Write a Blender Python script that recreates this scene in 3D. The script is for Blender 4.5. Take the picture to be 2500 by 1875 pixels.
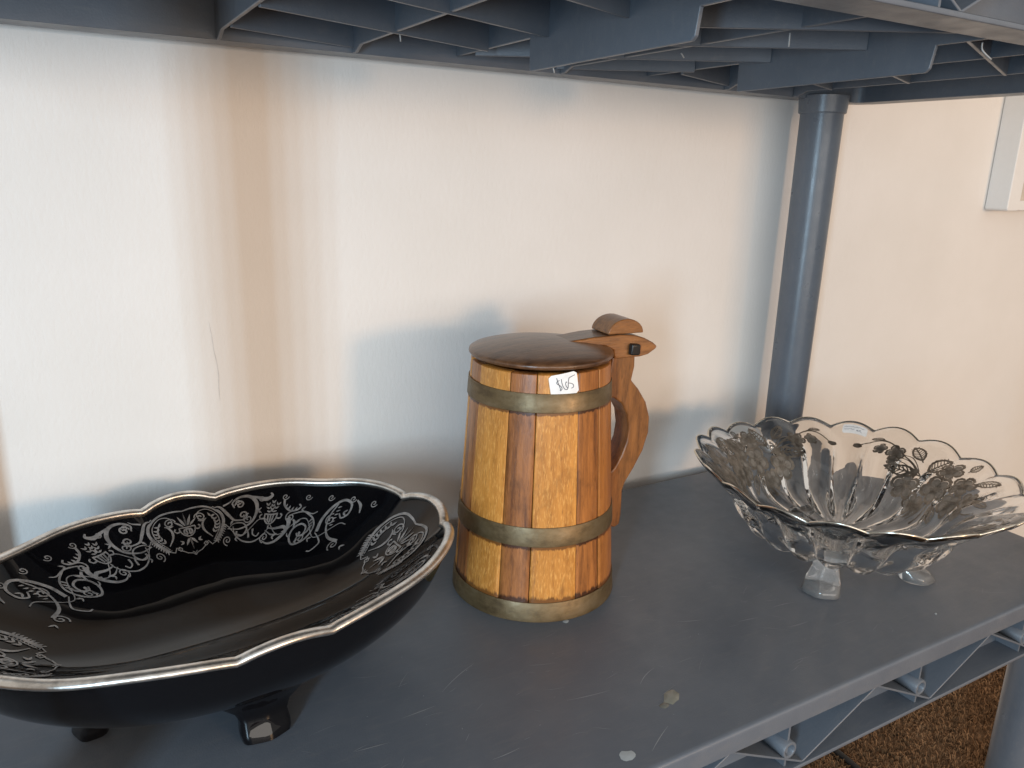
import bpy, bmesh, math, random
from mathutils import Vector, Matrix

random.seed(7)
scene = bpy.context.scene
for o in list(bpy.data.objects):
    bpy.data.objects.remove(o, do_unlink=True)
COL = scene.collection
PI = math.pi
sin, cos = math.sin, math.cos

# ------------------------------------------------------------------ camera
F_PX = 1900.0
YAW, PITCH, ROLL = 0.52239746, 0.27099365, -0.02907398
CAM_H = 0.31727
fwd = Vector((sin(YAW) * cos(PITCH), cos(YAW) * cos(PITCH), -sin(PITCH)))
right = Vector((cos(YAW), -sin(YAW), 0))
down = fwd.cross(right)
r2 = cos(ROLL) * right + sin(ROLL) * down
d2 = -sin(ROLL) * right + cos(ROLL) * down
cam_data = bpy.data.cameras.new('camera')
cam_data.sensor_width = 36.0
cam_data.lens = F_PX / 2500 * 36.0
cam_data.clip_start = 0.02
cam_data.clip_end = 50
cam = bpy.data.objects.new('camera', cam_data)
COL.objects.link(cam)
m3 = Matrix((r2, -d2, -fwd)).transposed()
cam.matrix_world = Matrix.Translation((0, 0, CAM_H)) @ m3.to_4x4()
scene.camera = cam

# ------------------------------------------------------------------ world + lamps + exposure
world = bpy.data.worlds.new('World')
scene.world = world
world.use_nodes = True
bg = world.node_tree.nodes['Background']
bg.inputs['Color'].default_value = (1.0, 0.935, 0.86, 1)
bg.inputs['Strength'].default_value = 0.57


def area_lamp(name, loc, target, sx, sy, power, col):
    l = bpy.data.lights.new(name, 'AREA')
    l.shape = 'RECTANGLE'
    l.size, l.size_y = sx, sy
    l.energy = power
    l.color = col
    o = bpy.data.objects.new(name, l)
    COL.objects.link(o)
    o.location = loc
    o.rotation_euler = (Vector(target) - Vector(loc)).to_track_quat('-Z', 'Y').to_euler()
    return o


# the room's window: five upright panes of daylight, off to the left of the shelves
WIN = Vector((-0.60, -0.41, 0.30))
wdir = (Vector((0.25, 0.5, 0.2)) - WIN).normalized()
wside = wdir.cross(Vector((0, 0, 1))).normalized()
for i in range(5):
    p = WIN + wside * (i - 2) * 0.021
    area_lamp('window_pane_light', p, p + wdir, 0.011, 0.46, 1.75, (0.56, 0.80, 1.0))
# the room's warm lamp, to the right behind the photographer
area_lamp('room_lamp_light', (1.45, -2.90, 0.50), (0.3, 0.5, 0.2), 0.40, 0.40, 28.0, (1.0, 0.58, 0.28))

# wide soft fill lamp, added facing the shelves to raise the ambient light
area_lamp('ambient_fill_light', (0.10, -1.90, 0.30), (0.2, 0.6, 0.2), 2.4, 0.8, 21.0, (1.0, 0.93, 0.85))

scene.view_settings.view_transform = 'Standard'
scene.view_settings.look = 'None'
scene.view_settings.gamma = 1.0
scene.view_settings.exposure = 0.14
scene.render.engine = 'CYCLES'
scene.cycles.use_denoising = True
scene.cycles.max_bounces = 16
scene.cycles.transmission_bounces = 14
scene.cycles.glossy_bounces = 6
scene.cycles.caustics_refractive = True
scene.cycles.caustics_reflective = False
scene.cycles.blur_glossy = 0.6
scene.cycles.sample_clamp_indirect = 4.0


# ------------------------------------------------------------------ helpers
def mesh_obj(name, verts, faces, mat, parent=None, smooth=False, loc=None, sharp=None):
    me = bpy.data.meshes.new(name)
    me.from_pydata([tuple(v) for v in verts], [], faces)
    me.validate()
    bm = bmesh.new()
    bm.from_mesh(me)
    bmesh.ops.recalc_face_normals(bm, faces=bm.faces)
    bm.to_mesh(me)
    bm.free()
    if smooth:
        for p in me.polygons:
            p.use_smooth = True
    if mat:
        me.materials.append(mat)
    o = bpy.data.objects.new(name, me)
    COL.objects.link(o)
    if parent:
        o.parent = parent
    if loc:
        o.location = loc
    if sharp:
        me.set_sharp_from_angle(angle=math.radians(sharp))
    return o


def weighted(o):
    wn = o.modifiers.new('weighted_normal', 'WEIGHTED_NORMAL')
    wn.weight = 100
    wn.keep_sharp = True


def bevel(o, w, seg=2, angle=35):
    m = o.modifiers.new('bevel', 'BEVEL')
    m.width = w
    m.segments = seg
    m.limit_method = 'ANGLE'
    m.angle_limit = math.radians(angle)
    m.harden_normals = False
    for p in o.data.polygons:
        p.use_smooth = True
    o.data.set_sharp_from_angle(angle=math.radians(40))
    weighted(o)
    return o


def thing(name, label, cat, loc=(0, 0, 0), rz=0.0, group=None):
    o = bpy.data.objects.new(name, None)
    COL.objects.link(o)
    o.location = loc
    o.rotation_euler = (0, 0, rz)
    o.empty_display_size = 0.05
    o['label'] = label
    o['category'] = cat
    if group:
        o['group'] = group
    return o


def box(name, x0, x1, y0, y1, z0, z1, mat, parent=None, bev=0.0):
    v = [(x, y, z) for z in (z0, z1) for y in (y0, y1) for x in (x0, x1)]
    f = [(0, 1, 3, 2), (4, 5, 7, 6), (0, 1, 5, 4), (2, 3, 7, 6), (0, 2, 6, 4), (1, 3, 7, 5)]
    o = mesh_obj(name, v, f, mat, parent)
    if bev:
        bevel(o, bev)
    return o


def prism(poly, axis_fn, t0, t1):
    """extrude 2D polygon; axis_fn(a,b,t)->3D"""
    n = len(poly)
    v = [axis_fn(a, b, t0) for a, b in poly] + [axis_fn(a, b, t1) for a, b in poly]
    f = [tuple(range(n)), tuple(range(2 * n - 1, n - 1, -1))]
    for i in range(n):
        j = (i + 1) % n
        f.append((i, j, n + j, n + i))
    return v, f


def catmull(pts, n=8, closed=False):
    out = []
    P = [Vector(p) for p in pts]
    N = len(P)
    rng = range(N) if closed else range(N - 1)
    for i in rng:
        p1, p2 = P[i], P[(i + 1) % N]
        p0 = P[i - 1] if (closed or i > 0) else p1 * 2 - p2
        p3 = P[(i + 2) % N] if (closed or i + 2 < N) else p2 * 2 - p1
        for k in range(n):
            t = k / n
            out.append(0.5 * ((2 * p1) + (p2 - p0) * t + (2 * p0 - 5 * p1 + 4 * p2 - p3) * t * t + (3 * p1 - p0 - 3 * p2 + p3) * t ** 3))
    if not closed:
        out.append(P[-1].copy())
    return out


def tube(path, rad, n=8, closed=False):
    """returns verts, faces of a tube along a 3D path. rad float or list"""
    P = [Vector(p) for p in path]
    N = len(P)
    verts, faces = [], []
    up = Vector((0, 0, 1))
    for i, p in enumerate(P):
        if closed:
            t = P[(i + 1) % N] - P[i - 1]
        else:
            t = P[min(i + 1, N - 1)] - P[max(i - 1, 0)]
        t.normalize()
        a = t.cross(up)
        if a.length < 1e-4:
            a = Vector((1, 0, 0))
        a.normalize()
        b = a.cross(t)
        r = rad[i] if isinstance(rad, list) else rad
        ra, rb = r if isinstance(r, (list, tuple)) else (r, r)
        for k in range(n):
            w = 2 * PI * k / n
            verts.append(p + a * ra * cos(w) + b * rb * sin(w))
    M = N if closed else N - 1
    for i in range(M):
        for k in range(n):
            i2 = (i + 1) % N
            faces.append((i * n + k, i * n + (k + 1) % n, i2 * n + (k + 1) % n, i2 * n + k))
    if not closed:
        faces.append(tuple(range(n)))
        faces.append(tuple((N - 1) * n + k for k in reversed(range(n))))
    return verts, faces


def merge(parts):
    V, Fc = [], []
    for v, f in parts:
        o = len(V)
        V += list(v)
        Fc += [tuple(i + o for i in q) for q in f]
    return V, Fc


def lathe(profile, n=64, a0=0.0, a1=2 * PI):
    """profile list of (r,z); closed in angle when a1-a0==2pi"""
    full = abs((a1 - a0) - 2 * PI) < 1e-6
    m = n if full else n + 1
    V = [(r * cos(a0 + (a1 - a0) * k / n), r * sin(a0 + (a1 - a0) * k / n), z) for r, z in profile for k in range(m)]
    Fc = []
    for i in range(len(profile) - 1):
        for k in range(n):
            k2 = (k + 1) % m
            Fc.append((i * m + k, i * m + k2, (i + 1) * m + k2, (i + 1) * m + k))
    return V, Fc


# ------------------------------------------------------------------ materials
def new_mat(name):
    m = bpy.data.materials.new(name)
    m.use_nodes = True
    nt = m.node_tree
    return m, nt, nt.nodes['Principled BSDF']


def nd(nt, t, **kw):
    n = nt.nodes.new(t)
    for k, v in kw.items():
        if k in n.inputs:
            n.inputs[k].default_value = v
        else:
            setattr(n, k, v)
    return n


def ramp(nt, stops):
    r = nt.nodes.new('ShaderNodeValToRGB')
    e = r.color_ramp.elements
    while len(e) < len(stops):
        e.new(0.5)
    for el, (p, c) in zip(e, stops):
        el.position = p
        el.color = (*c, 1) if len(c) == 3 else c
    return r


def coords(nt, scale=(1, 1, 1), kind='Object'):
    tc = nt.nodes.new('ShaderNodeTexCoord')
    mp = nt.nodes.new('ShaderNodeMapping')
    mp.inputs['Scale'].default_value = scale
    nt.links.new(tc.outputs[kind], mp.inputs['Vector'])
    return mp


def noise(nt, vec, scale, detail=4, rough=0.55):
    n = nt.nodes.new('ShaderNodeTexNoise')
    n.inputs['Scale'].default_value = scale
    n.inputs['Detail'].default_value = detail
    n.inputs['Roughness'].default_value = rough
    nt.links.new(vec.outputs[0], n.inputs['Vector'])
    return n


def bump(nt, height, strength, dist, bsdf):
    b = nt.nodes.new('ShaderNodeBump')
    b.inputs['Strength'].default_value = strength
    b.inputs['Distance'].default_value = dist
    nt.links.new(height, b.inputs['Height'])
    nt.links.new(b.outputs[0], bsdf.inputs['Normal'])
    return b


def mat_wall():
    m, nt, b = new_mat('painted_wall')
    v = coords(nt, (1, 1, 1))
    n = noise(nt, v, 9, 3)
    r = ramp(nt, [(0.3, (0.76, 0.735, 0.70)), (0.7, (0.80, 0.775, 0.745))])
    nt.links.new(n.outputs['Fac'], r.inputs[0])
    nt.links.new(r.outputs[0], b.inputs['Base Color'])
    b.inputs['Roughness'].default_value = 0.6
    v2 = coords(nt, (1, 1, 0.45))
    n2 = noise(nt, v2, 300, 4, 0.65)
    bump(nt, n2.outputs['Fac'], 0.45, 0.0008, b)
    return m


def mat_plastic(name='slate_plastic', r0=0.32, r1=0.45):
    m, nt, b = new_mat(name)
    v = coords(nt)
    n = noise(nt, v, 17, 8, 0.7)
    r = ramp(nt, [(0.30, (0.104, 0.122, 0.149)), (0.72, (0.134, 0.152, 0.178))])
    nt.links.new(n.outputs['Fac'], r.inputs[0])
    # fine scuffs, stretched along one direction
    mp = coords(nt, (14, 90, 40))
    mp.inputs['Rotation'].default_value = (0, 0, 0.45)
    n3 = noise(nt, mp, 3.0, 6, 0.7)
    r3 = ramp(nt, [(0.52, (0, 0, 0)), (0.80, (1, 1, 1))])
    nt.links.new(n3.outputs['Fac'], r3.inputs[0])
    mx = nt.nodes.new('ShaderNodeMix')
    mx.data_type = 'RGBA'
    nt.links.new(r3.outputs[0], mx.inputs[0])
    nt.links.new(r.outputs[0], mx.inputs[6])
    mx.inputs[7].default_value = (0.15, 0.16, 0.175, 1)
    nt.links.new(mx.outputs[2], b.inputs['Base Color'])
    n4 = noise(nt, v, 60, 3)
    r4 = ramp(nt, [(0.3, (r0,) * 3), (0.7, (r1,) * 3)])
    nt.links.new(n4.outputs['Fac'], r4.inputs[0])
    nt.links.new(r4.outputs[0], b.inputs['Roughness'])
    n2 = noise(nt, v, 900, 2)
    bump(nt, n2.outputs['Fac'], 0.25, 0.0004, b)
    return m


def mat_wood(name, dark, light, fleck, rough=0.38, zs=9.0, fk=0.7, hoops=True, ax=2):
    def sw(a, b, c):
        return (a, b, c) if ax == 2 else (c, a, b)
    m, nt, b = new_mat(name)
    L = nt.links.new
    v = coords(nt, sw(110, 110, zs))
    n = noise(nt, v, 1.6, 8, 0.68)
    mid = tuple((a + c) / 2 for a, c in zip(dark, light))
    r = ramp(nt, [(0.33, dark), (0.48, mid), (0.66, light)])
    L(n.outputs['Fac'], r.inputs[0])
    # short bright flecks along the grain
    v2 = coords(nt, sw(760, 760, 150))
    n2 = noise(nt, v2, 1.2, 3, 0.6)
    r2_ = ramp(nt, [(0.50, (0, 0, 0)), (0.70, (fk, fk, fk))])
    L(n2.outputs['Fac'], r2_.inputs[0])
    mx = nt.nodes.new('ShaderNodeMix')
    mx.data_type = 'RGBA'
    L(r2_.outputs[0], mx.inputs[0])
    L(r.outputs[0], mx.inputs[6])
    mx.inputs[7].default_value = (*fleck, 1)
    # dark pores along the grain
    v4 = coords(nt, sw(900, 900, 90))
    n4 = noise(nt, v4, 1.0, 3, 0.5)
    r4 = ramp(nt, [(0.27, (0.55, 0.55, 0.55)), (0.40, (0, 0, 0))])
    L(n4.outputs['Fac'], r4.inputs[0])
    # blotchy dark handling stains
    v3 = coords(nt, sw(46, 46, 22))
    n3 = noise(nt, v3, 1.5, 5, 0.6)
    r3 = ramp(nt, [(0.56, (0, 0, 0)), (0.76, (0.7, 0.7, 0.7))])
    L(n3.outputs['Fac'], r3.inputs[0])
    mxa = nt.nodes.new('ShaderNodeMath')
    mxa.operation = 'MAXIMUM'
    L(r3.outputs[0], mxa.inputs[0])
    L(r4.outputs[0], mxa.inputs[1])
    fac = mxa.outputs[0]
    if hoops:
        # grime and corrosion that has crept out from under the hoops
        tc = nt.nodes.new('ShaderNodeTexCoord')
        sep = nt.nodes.new('ShaderNodeSeparateXYZ')
        L(tc.outputs['Object'], sep.inputs[0])
        v5 = coords(nt, (330, 330, 60))
        n5 = noise(nt, v5, 1.3, 4, 0.6)
        for ze, hw in ((0.0152, 0.006), (0.0574, 0.0035), (0.1553, 0.0028)):
            sb = nd(nt, 'ShaderNodeMath', operation='SUBTRACT')
            L(sep.outputs['Z'], sb.inputs[0])
            sb.inputs[1].default_value = ze
            ab = nd(nt, 'ShaderNodeMath', operation='ABSOLUTE')
            L(sb.outputs[0], ab.inputs[0])
            dv = nd(nt, 'ShaderNodeMath', operation='DIVIDE')
            L(ab.outputs[0], dv.inputs[0])
            dv.inputs[1].default_value = hw
            su = nd(nt, 'ShaderNodeMath', operation='SUBTRACT')
            L(n5.outputs['Fac'], su.inputs[0])
            ml = nd(nt, 'ShaderNodeMath', operation='MULTIPLY')
            L(dv.outputs[0], ml.inputs[0])
            ml.inputs[1].default_value = 0.62
            L(ml.outputs[0], su.inputs[1])
            mr = nd(nt, 'ShaderNodeMapRange')
            mr.inputs[1].default_value = 0.08
            mr.inputs[2].default_value = 0.30
            mr.inputs[3].default_value = 0.0
            mr.inputs[4].default_value = 0.95
            L(su.outputs[0], mr.inputs[0])
            mm = nd(nt, 'ShaderNodeMath', operation='MAXIMUM')
            L(fac, mm.inputs[0])
            L(mr.outputs[0], mm.inputs[1])
            fac = mm.outputs[0]
    mx2 = nt.nodes.new('ShaderNodeMix')
    mx2.data_type = 'RGBA'
    L(fac, mx2.inputs[0])
    L(mx.outputs[2], mx2.inputs[6])
    mx2.inputs[7].default_value = (dark[0] * 0.38, dark[1] * 0.36, dark[2] * 0.4, 1)
    L(mx2.outputs[2], b.inputs['Base Color'])
    b.inputs['Roughness'].default_value = rough
    b.inputs['Coat Weight'].default_value = 0.25
    b.inputs['Coat Roughness'].default_value = 0.25
    bump(nt, n2.outputs['Fac'], 0.35, 0.0005, b)
    return m


def mat_brass():
    m, nt, b = new_mat('aged_brass')
    v = coords(nt, (30, 30, 60))
    n = noise(nt, v, 1.6, 6, 0.65)
    r = ramp(nt, [(0.3, (0.080, 0.053, 0.025)), (0.5, (0.150, 0.104, 0.050)), (0.72, (0.20, 0.148, 0.085))])
    nt.links.new(n.outputs['Fac'], r.inputs[0])
    nt.links.new(r.outputs[0], b.inputs['Base Color'])
    b.inputs['Metallic'].default_value = 0.5
    v2 = coords(nt, (1, 1, 1))
    n2 = noise(nt, v2, 120, 6)
    r2_ = ramp(nt, [(0.3, (0.36,) * 3), (0.7, (0.55,) * 3)])
    nt.links.new(n2.outputs['Fac'], r2_.inputs[0])
    nt.links.new(r2_.outputs[0], b.inputs['Roughness'])
    bump(nt, n2.outputs['Fac'], 0.4, 0.0010, b)
    return m


def mat_silver(name='tarnished_silver', lo=(0.45, 0.43, 0.40), hi=(0.86, 0.84, 0.80), rough=0.36, sc=70):
    m, nt, b = new_mat(name)
    v = coords(nt)
    n = noise(nt, v, sc, 6, 0.65)
    r = ramp(nt, [(0.32, lo), (0.62, hi)])
    nt.links.new(n.outputs['Fac'], r.inputs[0])
    nt.links.new(r.outputs[0], b.inputs['Base Color'])
    b.inputs['Metallic'].default_value = 1.0
    b.inputs['Roughness'].default_value = rough
    n2 = noise(nt, v, 260, 3)
    bump(nt, n2.outputs['Fac'], 0.25, 0.0005, b)
    return m


def mat_black_glass():
    m, nt, b = new_mat('black_glass')
    b.inputs['Base Color'].default_value = (0.0035, 0.0035, 0.0045, 1)
    v = coords(nt)
    n = noise(nt, v, 120, 5, 0.7)
    r = ramp(nt, [(0.45, (0.005,) * 3), (0.8, (0.045,) * 3)])
    nt.links.new(n.outputs['Fac'], r.inputs[0])
    nt.links.new(r.outputs[0], b.inputs['Roughness'])
    b.inputs['IOR'].default_value = 1.5
    b.inputs['Specular IOR Level'].default_value = 0.36
    n2 = noise(nt, v, 18, 2)
    bump(nt, n2.outputs['Fac'], 0.06, 0.004, b)
    return m


def mat_clear_glass():
    m, nt, b = new_mat('clear_pressed_glass')
    b.inputs['Base Color'].default_value = (0.985, 0.985, 0.975, 1)
    b.inputs['Roughness'].default_value = 0.0
    b.inputs['IOR'].default_value = 1.5
    b.inputs['Transmission Weight'].default_value = 1.0
    v = coords(nt)
    n2 = noise(nt, v, 60, 2)
    bump(nt, n2.outputs['Fac'], 0.08, 0.003, b)
    return m


def mat_plain(name, col, rough=0.5, metallic=0.0, var=1.0):
    m, nt, b = new_mat(name)
    v = coords(nt)
    n = noise(nt, v, 150, 3)
    r = ramp(nt, [(0.3, tuple(c * (1 - 0.1 * var) for c in col)), (0.7, tuple(min(1, c * (1 + 0.06 * var)) for c in col))])
    nt.links.new(n.outputs['Fac'], r.inputs[0])
    nt.links.new(r.outputs[0], b.inputs['Base Color'])
    b.inputs['Roughness'].default_value = rough
    b.inputs['Metallic'].default_value = metallic
    return m


def mat_carpet(name, k=1.0):
    m, nt, b = new_mat(name)
    v = coords(nt)
    n = noise(nt, v, 45, 6, 0.7)
    r = ramp(nt, [(0.3, (0.10 * k, 0.052 * k, 0.022 * k)), (0.55, (0.19 * k, 0.105 * k, 0.05 * k)), (0.8, (0.32 * k, 0.20 * k, 0.11 * k))])
    nt.links.new(n.outputs['Fac'], r.inputs[0])
    nt.links.new(r.outputs[0], b.inputs['Base Color'])
    b.inputs['Roughness'].default_value = 0.95
    return m


M_WALL = mat_wall()
M_PL = mat_plastic()
M_POST = mat_plastic('slate_plastic_post', 0.27, 0.36)
M_OAK = mat_wood('yellow_oak', (0.40, 0.155, 0.026), (0.64, 0.275, 0.055), (0.80, 0.42, 0.12), fk=0.7)
M_RED = mat_wood('red_brown_wood', (0.125, 0.040, 0.010), (0.42, 0.160, 0.044), (0.48, 0.20, 0.065), fk=0.25, zs=7)
M_RD2 = mat_wood('streaked_brown_wood', (0.10, 0.030, 0.008), (0.46, 0.170, 0.040), (0.50, 0.20, 0.06), fk=0.2, zs=5)
M_ORG = mat_wood('orange_brown_wood', (0.30, 0.105, 0.020), (0.48, 0.185, 0.040), (0.50, 0.20, 0.05), zs=7, fk=0.3)
M_LID = mat_wood('dark_lid_wood', (0.060, 0.025, 0.011), (0.17, 0.080, 0.036), (0.20, 0.10, 0.05), rough=0.33, fk=0.35, hoops=False, ax=0)
M_LUG = mat_wood('lug_wood', (0.12, 0.042, 0.011), (0.33, 0.130, 0.034), (0.30, 0.12, 0.035), fk=0.4, hoops=False, ax=0)
M_HND = mat_wood('handle_wood', (0.10, 0.036, 0.010), (0.31, 0.122, 0.032), (0.28, 0.11, 0.033), zs=14, fk=0.4, hoops=False)
M_BRASS = mat_brass()
M_SIL = mat_silver()
M_ORN = mat_silver('engraved_silver', (0.20, 0.20, 0.205), (0.42, 0.42, 0.425), 0.5, 160)
M_ORN.node_tree.nodes['Principled BSDF'].inputs['Metallic'].default_value = 0.7
M_BLK = mat_black_glass()
M_GLS = mat_clear_glass()
M_FOOT = mat_clear_glass()
M_FOOT.name = 'frosted_glass_foot'
_b = M_FOOT.node_tree.nodes['Principled BSDF']
_b.inputs['Transmission Weight'].default_value = 0.85
_b.inputs['Roughness'].default_value = 0.03
M_FLO = mat_silver('dull_silver_overlay', (0.13, 0.115, 0.095), (0.30, 0.27, 0.235), 0.45, 130)
M_FLT = mat_silver('pale_silver_overlay', (0.20, 0.185, 0.165), (0.36, 0.34, 0.31), 0.5, 130)
M_PAPER = mat_plain('white_paper', (0.86, 0.86, 0.85), 0.6)
M_INK = mat_plain('ink', (0.06, 0.06, 0.08), 0.5)
M_IRON = mat_plain('black_iron', (0.02, 0.02, 0.02), 0.3, 0.3)
M_TRIM = mat_plain('white_trim', (0.80, 0.79, 0.77), 0.45, 0.0, 0.15)
M_TRIM2 = mat_plain('beige_panel', (0.56, 0.50, 0.42), 0.5, 0.0, 0.15)
M_CHIP = mat_plain('pale_paint_chip', (0.40, 0.44, 0.46), 0.4)
M_BURR = mat_plain('pale_plastic_edge', (0.36, 0.37, 0.37), 0.45)
M_SCR = mat_plain('scratch_grey', (0.30, 0.31, 0.325), 0.6)
M_CARPET = mat_carpet('brown_carpet', 0.8)
M_PILE = mat_carpet('brown_carpet_pile', 1.15)

# ------------------------------------------------------------------ setting: wall, floor
YW = 0.609
wall = box('wall', -1.6, 2.6, YW, YW + 0.12, -0.42, 1.6, M_WALL)
wall['kind'] = 'structure'
# hairline crack in the paint
path = [Vector((0.0875 + dx, YW - 0.0002, z)) for dx, z in ((0.0, 0.200), (0.0012, 0.19), (0.002, 0.178), (0.0035, 0.168), (0.0042, 0.158), (0.0036, 0.148), (0.0037, 0.138))]
v, f = [], []
for i, p in enumerate(path):
    w = 0.0003 if 0 < i < 6 else 0.00008
    v += [p + Vector((-w, 0, 0)), p + Vector((w, 0, 0))]
    if i:
        f.append((2 * i - 2, 2 * i - 1, 2 * i + 1, 2 * i))
mesh_obj('hairline_crack', v, f, mat_plain('crack_grey', (0.66, 0.64, 0.62), 0.8), wall)

ZF = -0.42
floor = mesh_obj('floor', [(-4, -5, ZF), (5, -5, ZF), (5, YW, ZF), (-4, YW, ZF)], [(0, 1, 2, 3)], M_CARPET)
floor['kind'] = 'structure'
rnd = random.Random(3)
v, f = [], []
for i in range(16000):
    x, y = rnd.uniform(0.66, 1.30), rnd.uniform(0.30, 0.607)
    a = rnd.uniform(0, 2 * PI)
    L = rnd.uniform(0.004, 0.009)
    hgt = rnd.uniform(0.004, 0.011)
    w = rnd.uniform(0.0006, 0.0011)
    dx, dy = cos(a), sin(a)
    nx, ny = -dy * w, dx * w
    o = len(v)
    cu = rnd.uniform(-0.5, 0.5)
    for k, (s, h) in enumerate(((0, 0), (0.3, 0.8), (0.7, 1.0), (1.0, 0.55))):
        a2 = a + cu * k * 0.6
        px, py = x + cos(a2) * s * L, y + sin(a2) * s * L
        ww = 1 - 0.2 * k
        v += [(px - nx * ww, min(py - ny * ww, 0.6085), ZF + h * hgt), (px + nx * ww, min(py + ny * ww, 0.6085), ZF + h * hgt)]
        if k:
            f.append((o + 2 * k - 2, o + 2 * k - 1, o + 2 * k + 1, o + 2 * k))
pile = mesh_obj('carpet_pile', v, f, M_PILE, floor)
pile['kind'] = 'stuff'
pth = catmull([(0.78, 0.36, ZF + 0.006), (0.80, 0.44, ZF + 0.008), (0.812, 0.50, ZF + 0.008), (0.815, 0.60, ZF + 0.007)], 8)
v, f = tube(pth, 0.004, 8)
cord = mesh_obj('cord', v, f, mat_plain('black_rubber', (0.012, 0.011, 0.010), 0.6), None, True)
cord['label'] = 'thin black cord lying on the brown carpet under the shelves'
cord['category'] = 'cord'

# white framed panel on the wall, right of the post
X0, Z0 = 1.062, 0.281
pan = thing('wall_panel', 'white framed flat panel fixed to the wall beyond the shelf post', 'wall panel', (X0, YW, Z0))
n = 6
rr = 0.008


def rrect(x0, x1, z0, z1, r, n=5):
    out = []
    for cx, cz, a in ((x1 - r, z0 + r, -PI / 2), (x1 - r, z1 - r, 0), (x0 + r, z1 - r, PI / 2), (x0 + r, z0 + r, PI)):
        for k in range(n + 1):
            w = a + PI / 2 * k / n
            out.append((cx + r * cos(w), cz + r * sin(w)))
    return out


def plank(name, x0, x1, z0, z1, d0, d1, mat, parent, r=0.003, bv=0.0012):
    v, f = prism(rrect(x0, x1, z0, z1, r), lambda a, b, t: (a, -t, b), d0, d1)
    o = mesh_obj(name, v, f, mat, parent)
    bevel(o, bv)
    return o


plank('backing_panel', 0.012, 0.42, 0.006, 0.55, 0.001, 0.010, M_TRIM2, pan)
plank('frame_side', 0.0, 0.027, 0.0, 0.56, 0.0005, 0.030, M_TRIM, pan, 0.004)
plank('frame_bottom', 0.0272, 0.42, 0.0, 0.013, 0.0005, 0.019, M_TRIM, pan)
plank('frame_top', 0.0272, 0.42, 0.547, 0.56, 0.0005, 0.019, M_TRIM, pan)

# ------------------------------------------------------------------ shelving unit
unit = thing('shelving_unit', 'slate grey plastic shelving unit with ribbed shelves on round posts', 'shelving unit', (0, 0, 0))
XL, XR = -0.140, 0.748


def plan_outline(x0, x1, y0, y1, r, n=6):
    return rrect(x0, x1, y0, y1, r, n)


def make_shelf(y0, y1, ztop, zbot, name='shelf'):
    """moulded shelf: rounded deck edge, short front lip, recessed truss faces, bottom flange"""
    sh = None
    V, Fc = [], []
    # stack of outlines from deck centre outwards, then down, then under and up to the underside
    inset = [(0.034, 0.0), (0.0035, 0.0), (0.0012, -0.0004), (0.0004, -0.0012), (0.0001, -0.0022), (0.0, -0.0034),
             (0.0, -0.0142), (0.0006, -0.0150), (0.0220, -0.0150)]
    tz = zbot - ztop
    inset += [(0.0220, tz + 0.0030), (0.0006, tz + 0.0030), (0.0, tz + 0.0024), (0.0, tz + 0.0005), (0.0006, tz),
              (0.0245, tz), (0.0250, tz + 0.0006), (0.0250, -0.0035)]
    n = None
    for ins, dz in inset:
        ol = plan_outline(XL + ins, XR - ins, y0 + ins, y1 - ins, max(0.035 - ins, 0.003), 6)
        n = len(ol)
        V += [(a, b, ztop + dz) for a, b in ol]
    L = len(inset)
    Fc.append(tuple(range(n)))
    for i in range(L - 1):
        for k in range(n):
            k2 = (k + 1) % n
            Fc.append((i * n + k, i * n + k2, (i + 1) * n + k2, (i + 1) * n + k))
    Fc.append(tuple((L - 1) * n + k for k in reversed(range(n))))
    sh = mesh_obj(name, V, Fc, M_PL, unit)
    for p in sh.data.polygons:
        p.use_smooth = True
    sh.data.set_sharp_from_angle(angle=math.radians(50))
    weighted(sh)
    return sh


def truss(sh, y0, ztop, zbot):
    """diagonal ribs and screw bosses inside the recessed front face"""
    zt, zb = ztop - 0.0151, zbot + 0.0031
    th = 0.0011
    peaks = [0.313 + 0.135 * k for k in range(-3, 4)]
    me = {}
    for k, xp in enumerate(peaks):
        for s in (-1, 1):
            xv = xp + s * 0.0675
            if xv < XL + 0.03 or xv > XR - 0.03:
                continue
            key = s
            if key not in me:
                dx = s * 0.0675
                # parallelogram in local XZ, extruded along Y
                L = math.hypot(dx, zt - zb)
                ox = th * (zt - zb) / L * L / (zt - zb)
                poly = [(-0.0016, 0), (0.0016, 0), (dx + 0.0016, zb - zt), (dx - 0.0016, zb - zt)]
                v, f = prism(poly, lambda a, b, t: (a, t, b), 0.0012, 0.0219)
                o = mesh_obj('rib', v, f, M_PL, sh)
                bevel(o, 0.0004)
                me[key] = o
                o.location = (xp, y0, zt)
            else:
                o = me[key].copy()
                COL.objects.link(o)
                o.location = (xp, y0, zt)
    fin = None
    for k, xp in enumerate(peaks):
        xb = xp + 0.0605 + 0.0085
        if k % 1 == 0 and XL + 0.05 < xb < XR - 0.04:
            xb = xp + 0.0600
            if fin is None:
                hz = zt - zb
                v1, f1 = prism([(-0.0009, 0), (0.0009, 0), (0.0009, -hz), (-0.0009, -hz)], lambda a, b, t: (a, t, b), 0.004, 0.0219)
                cz = -hz * 0.60
                prof = [(0.0062, 0.0219), (0.0062, 0.0022), (0.0056, 0.0016), (0.0044, 0.0016), (0.0038, 0.0022), (0.0038, 0.012), (0.0, 0.012)]
                v2, f2 = lathe(prof, 18)
                v2 = [(x, z, y + cz) for x, y, z in v2]
                fin = mesh_obj('screw_boss', *merge([(v1, f1), (v2, f2)]), M_PL, sh)
                for p in fin.data.polygons:
                    p.use_smooth = True
                fin.data.set_sharp_from_angle(angle=math.radians(45))
                fin.location = (xb - 0.006, y0, zt)
            else:
                o = fin.copy()
                COL.objects.link(o)
                o.location = (xb - 0.006, y0, zt)


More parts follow.
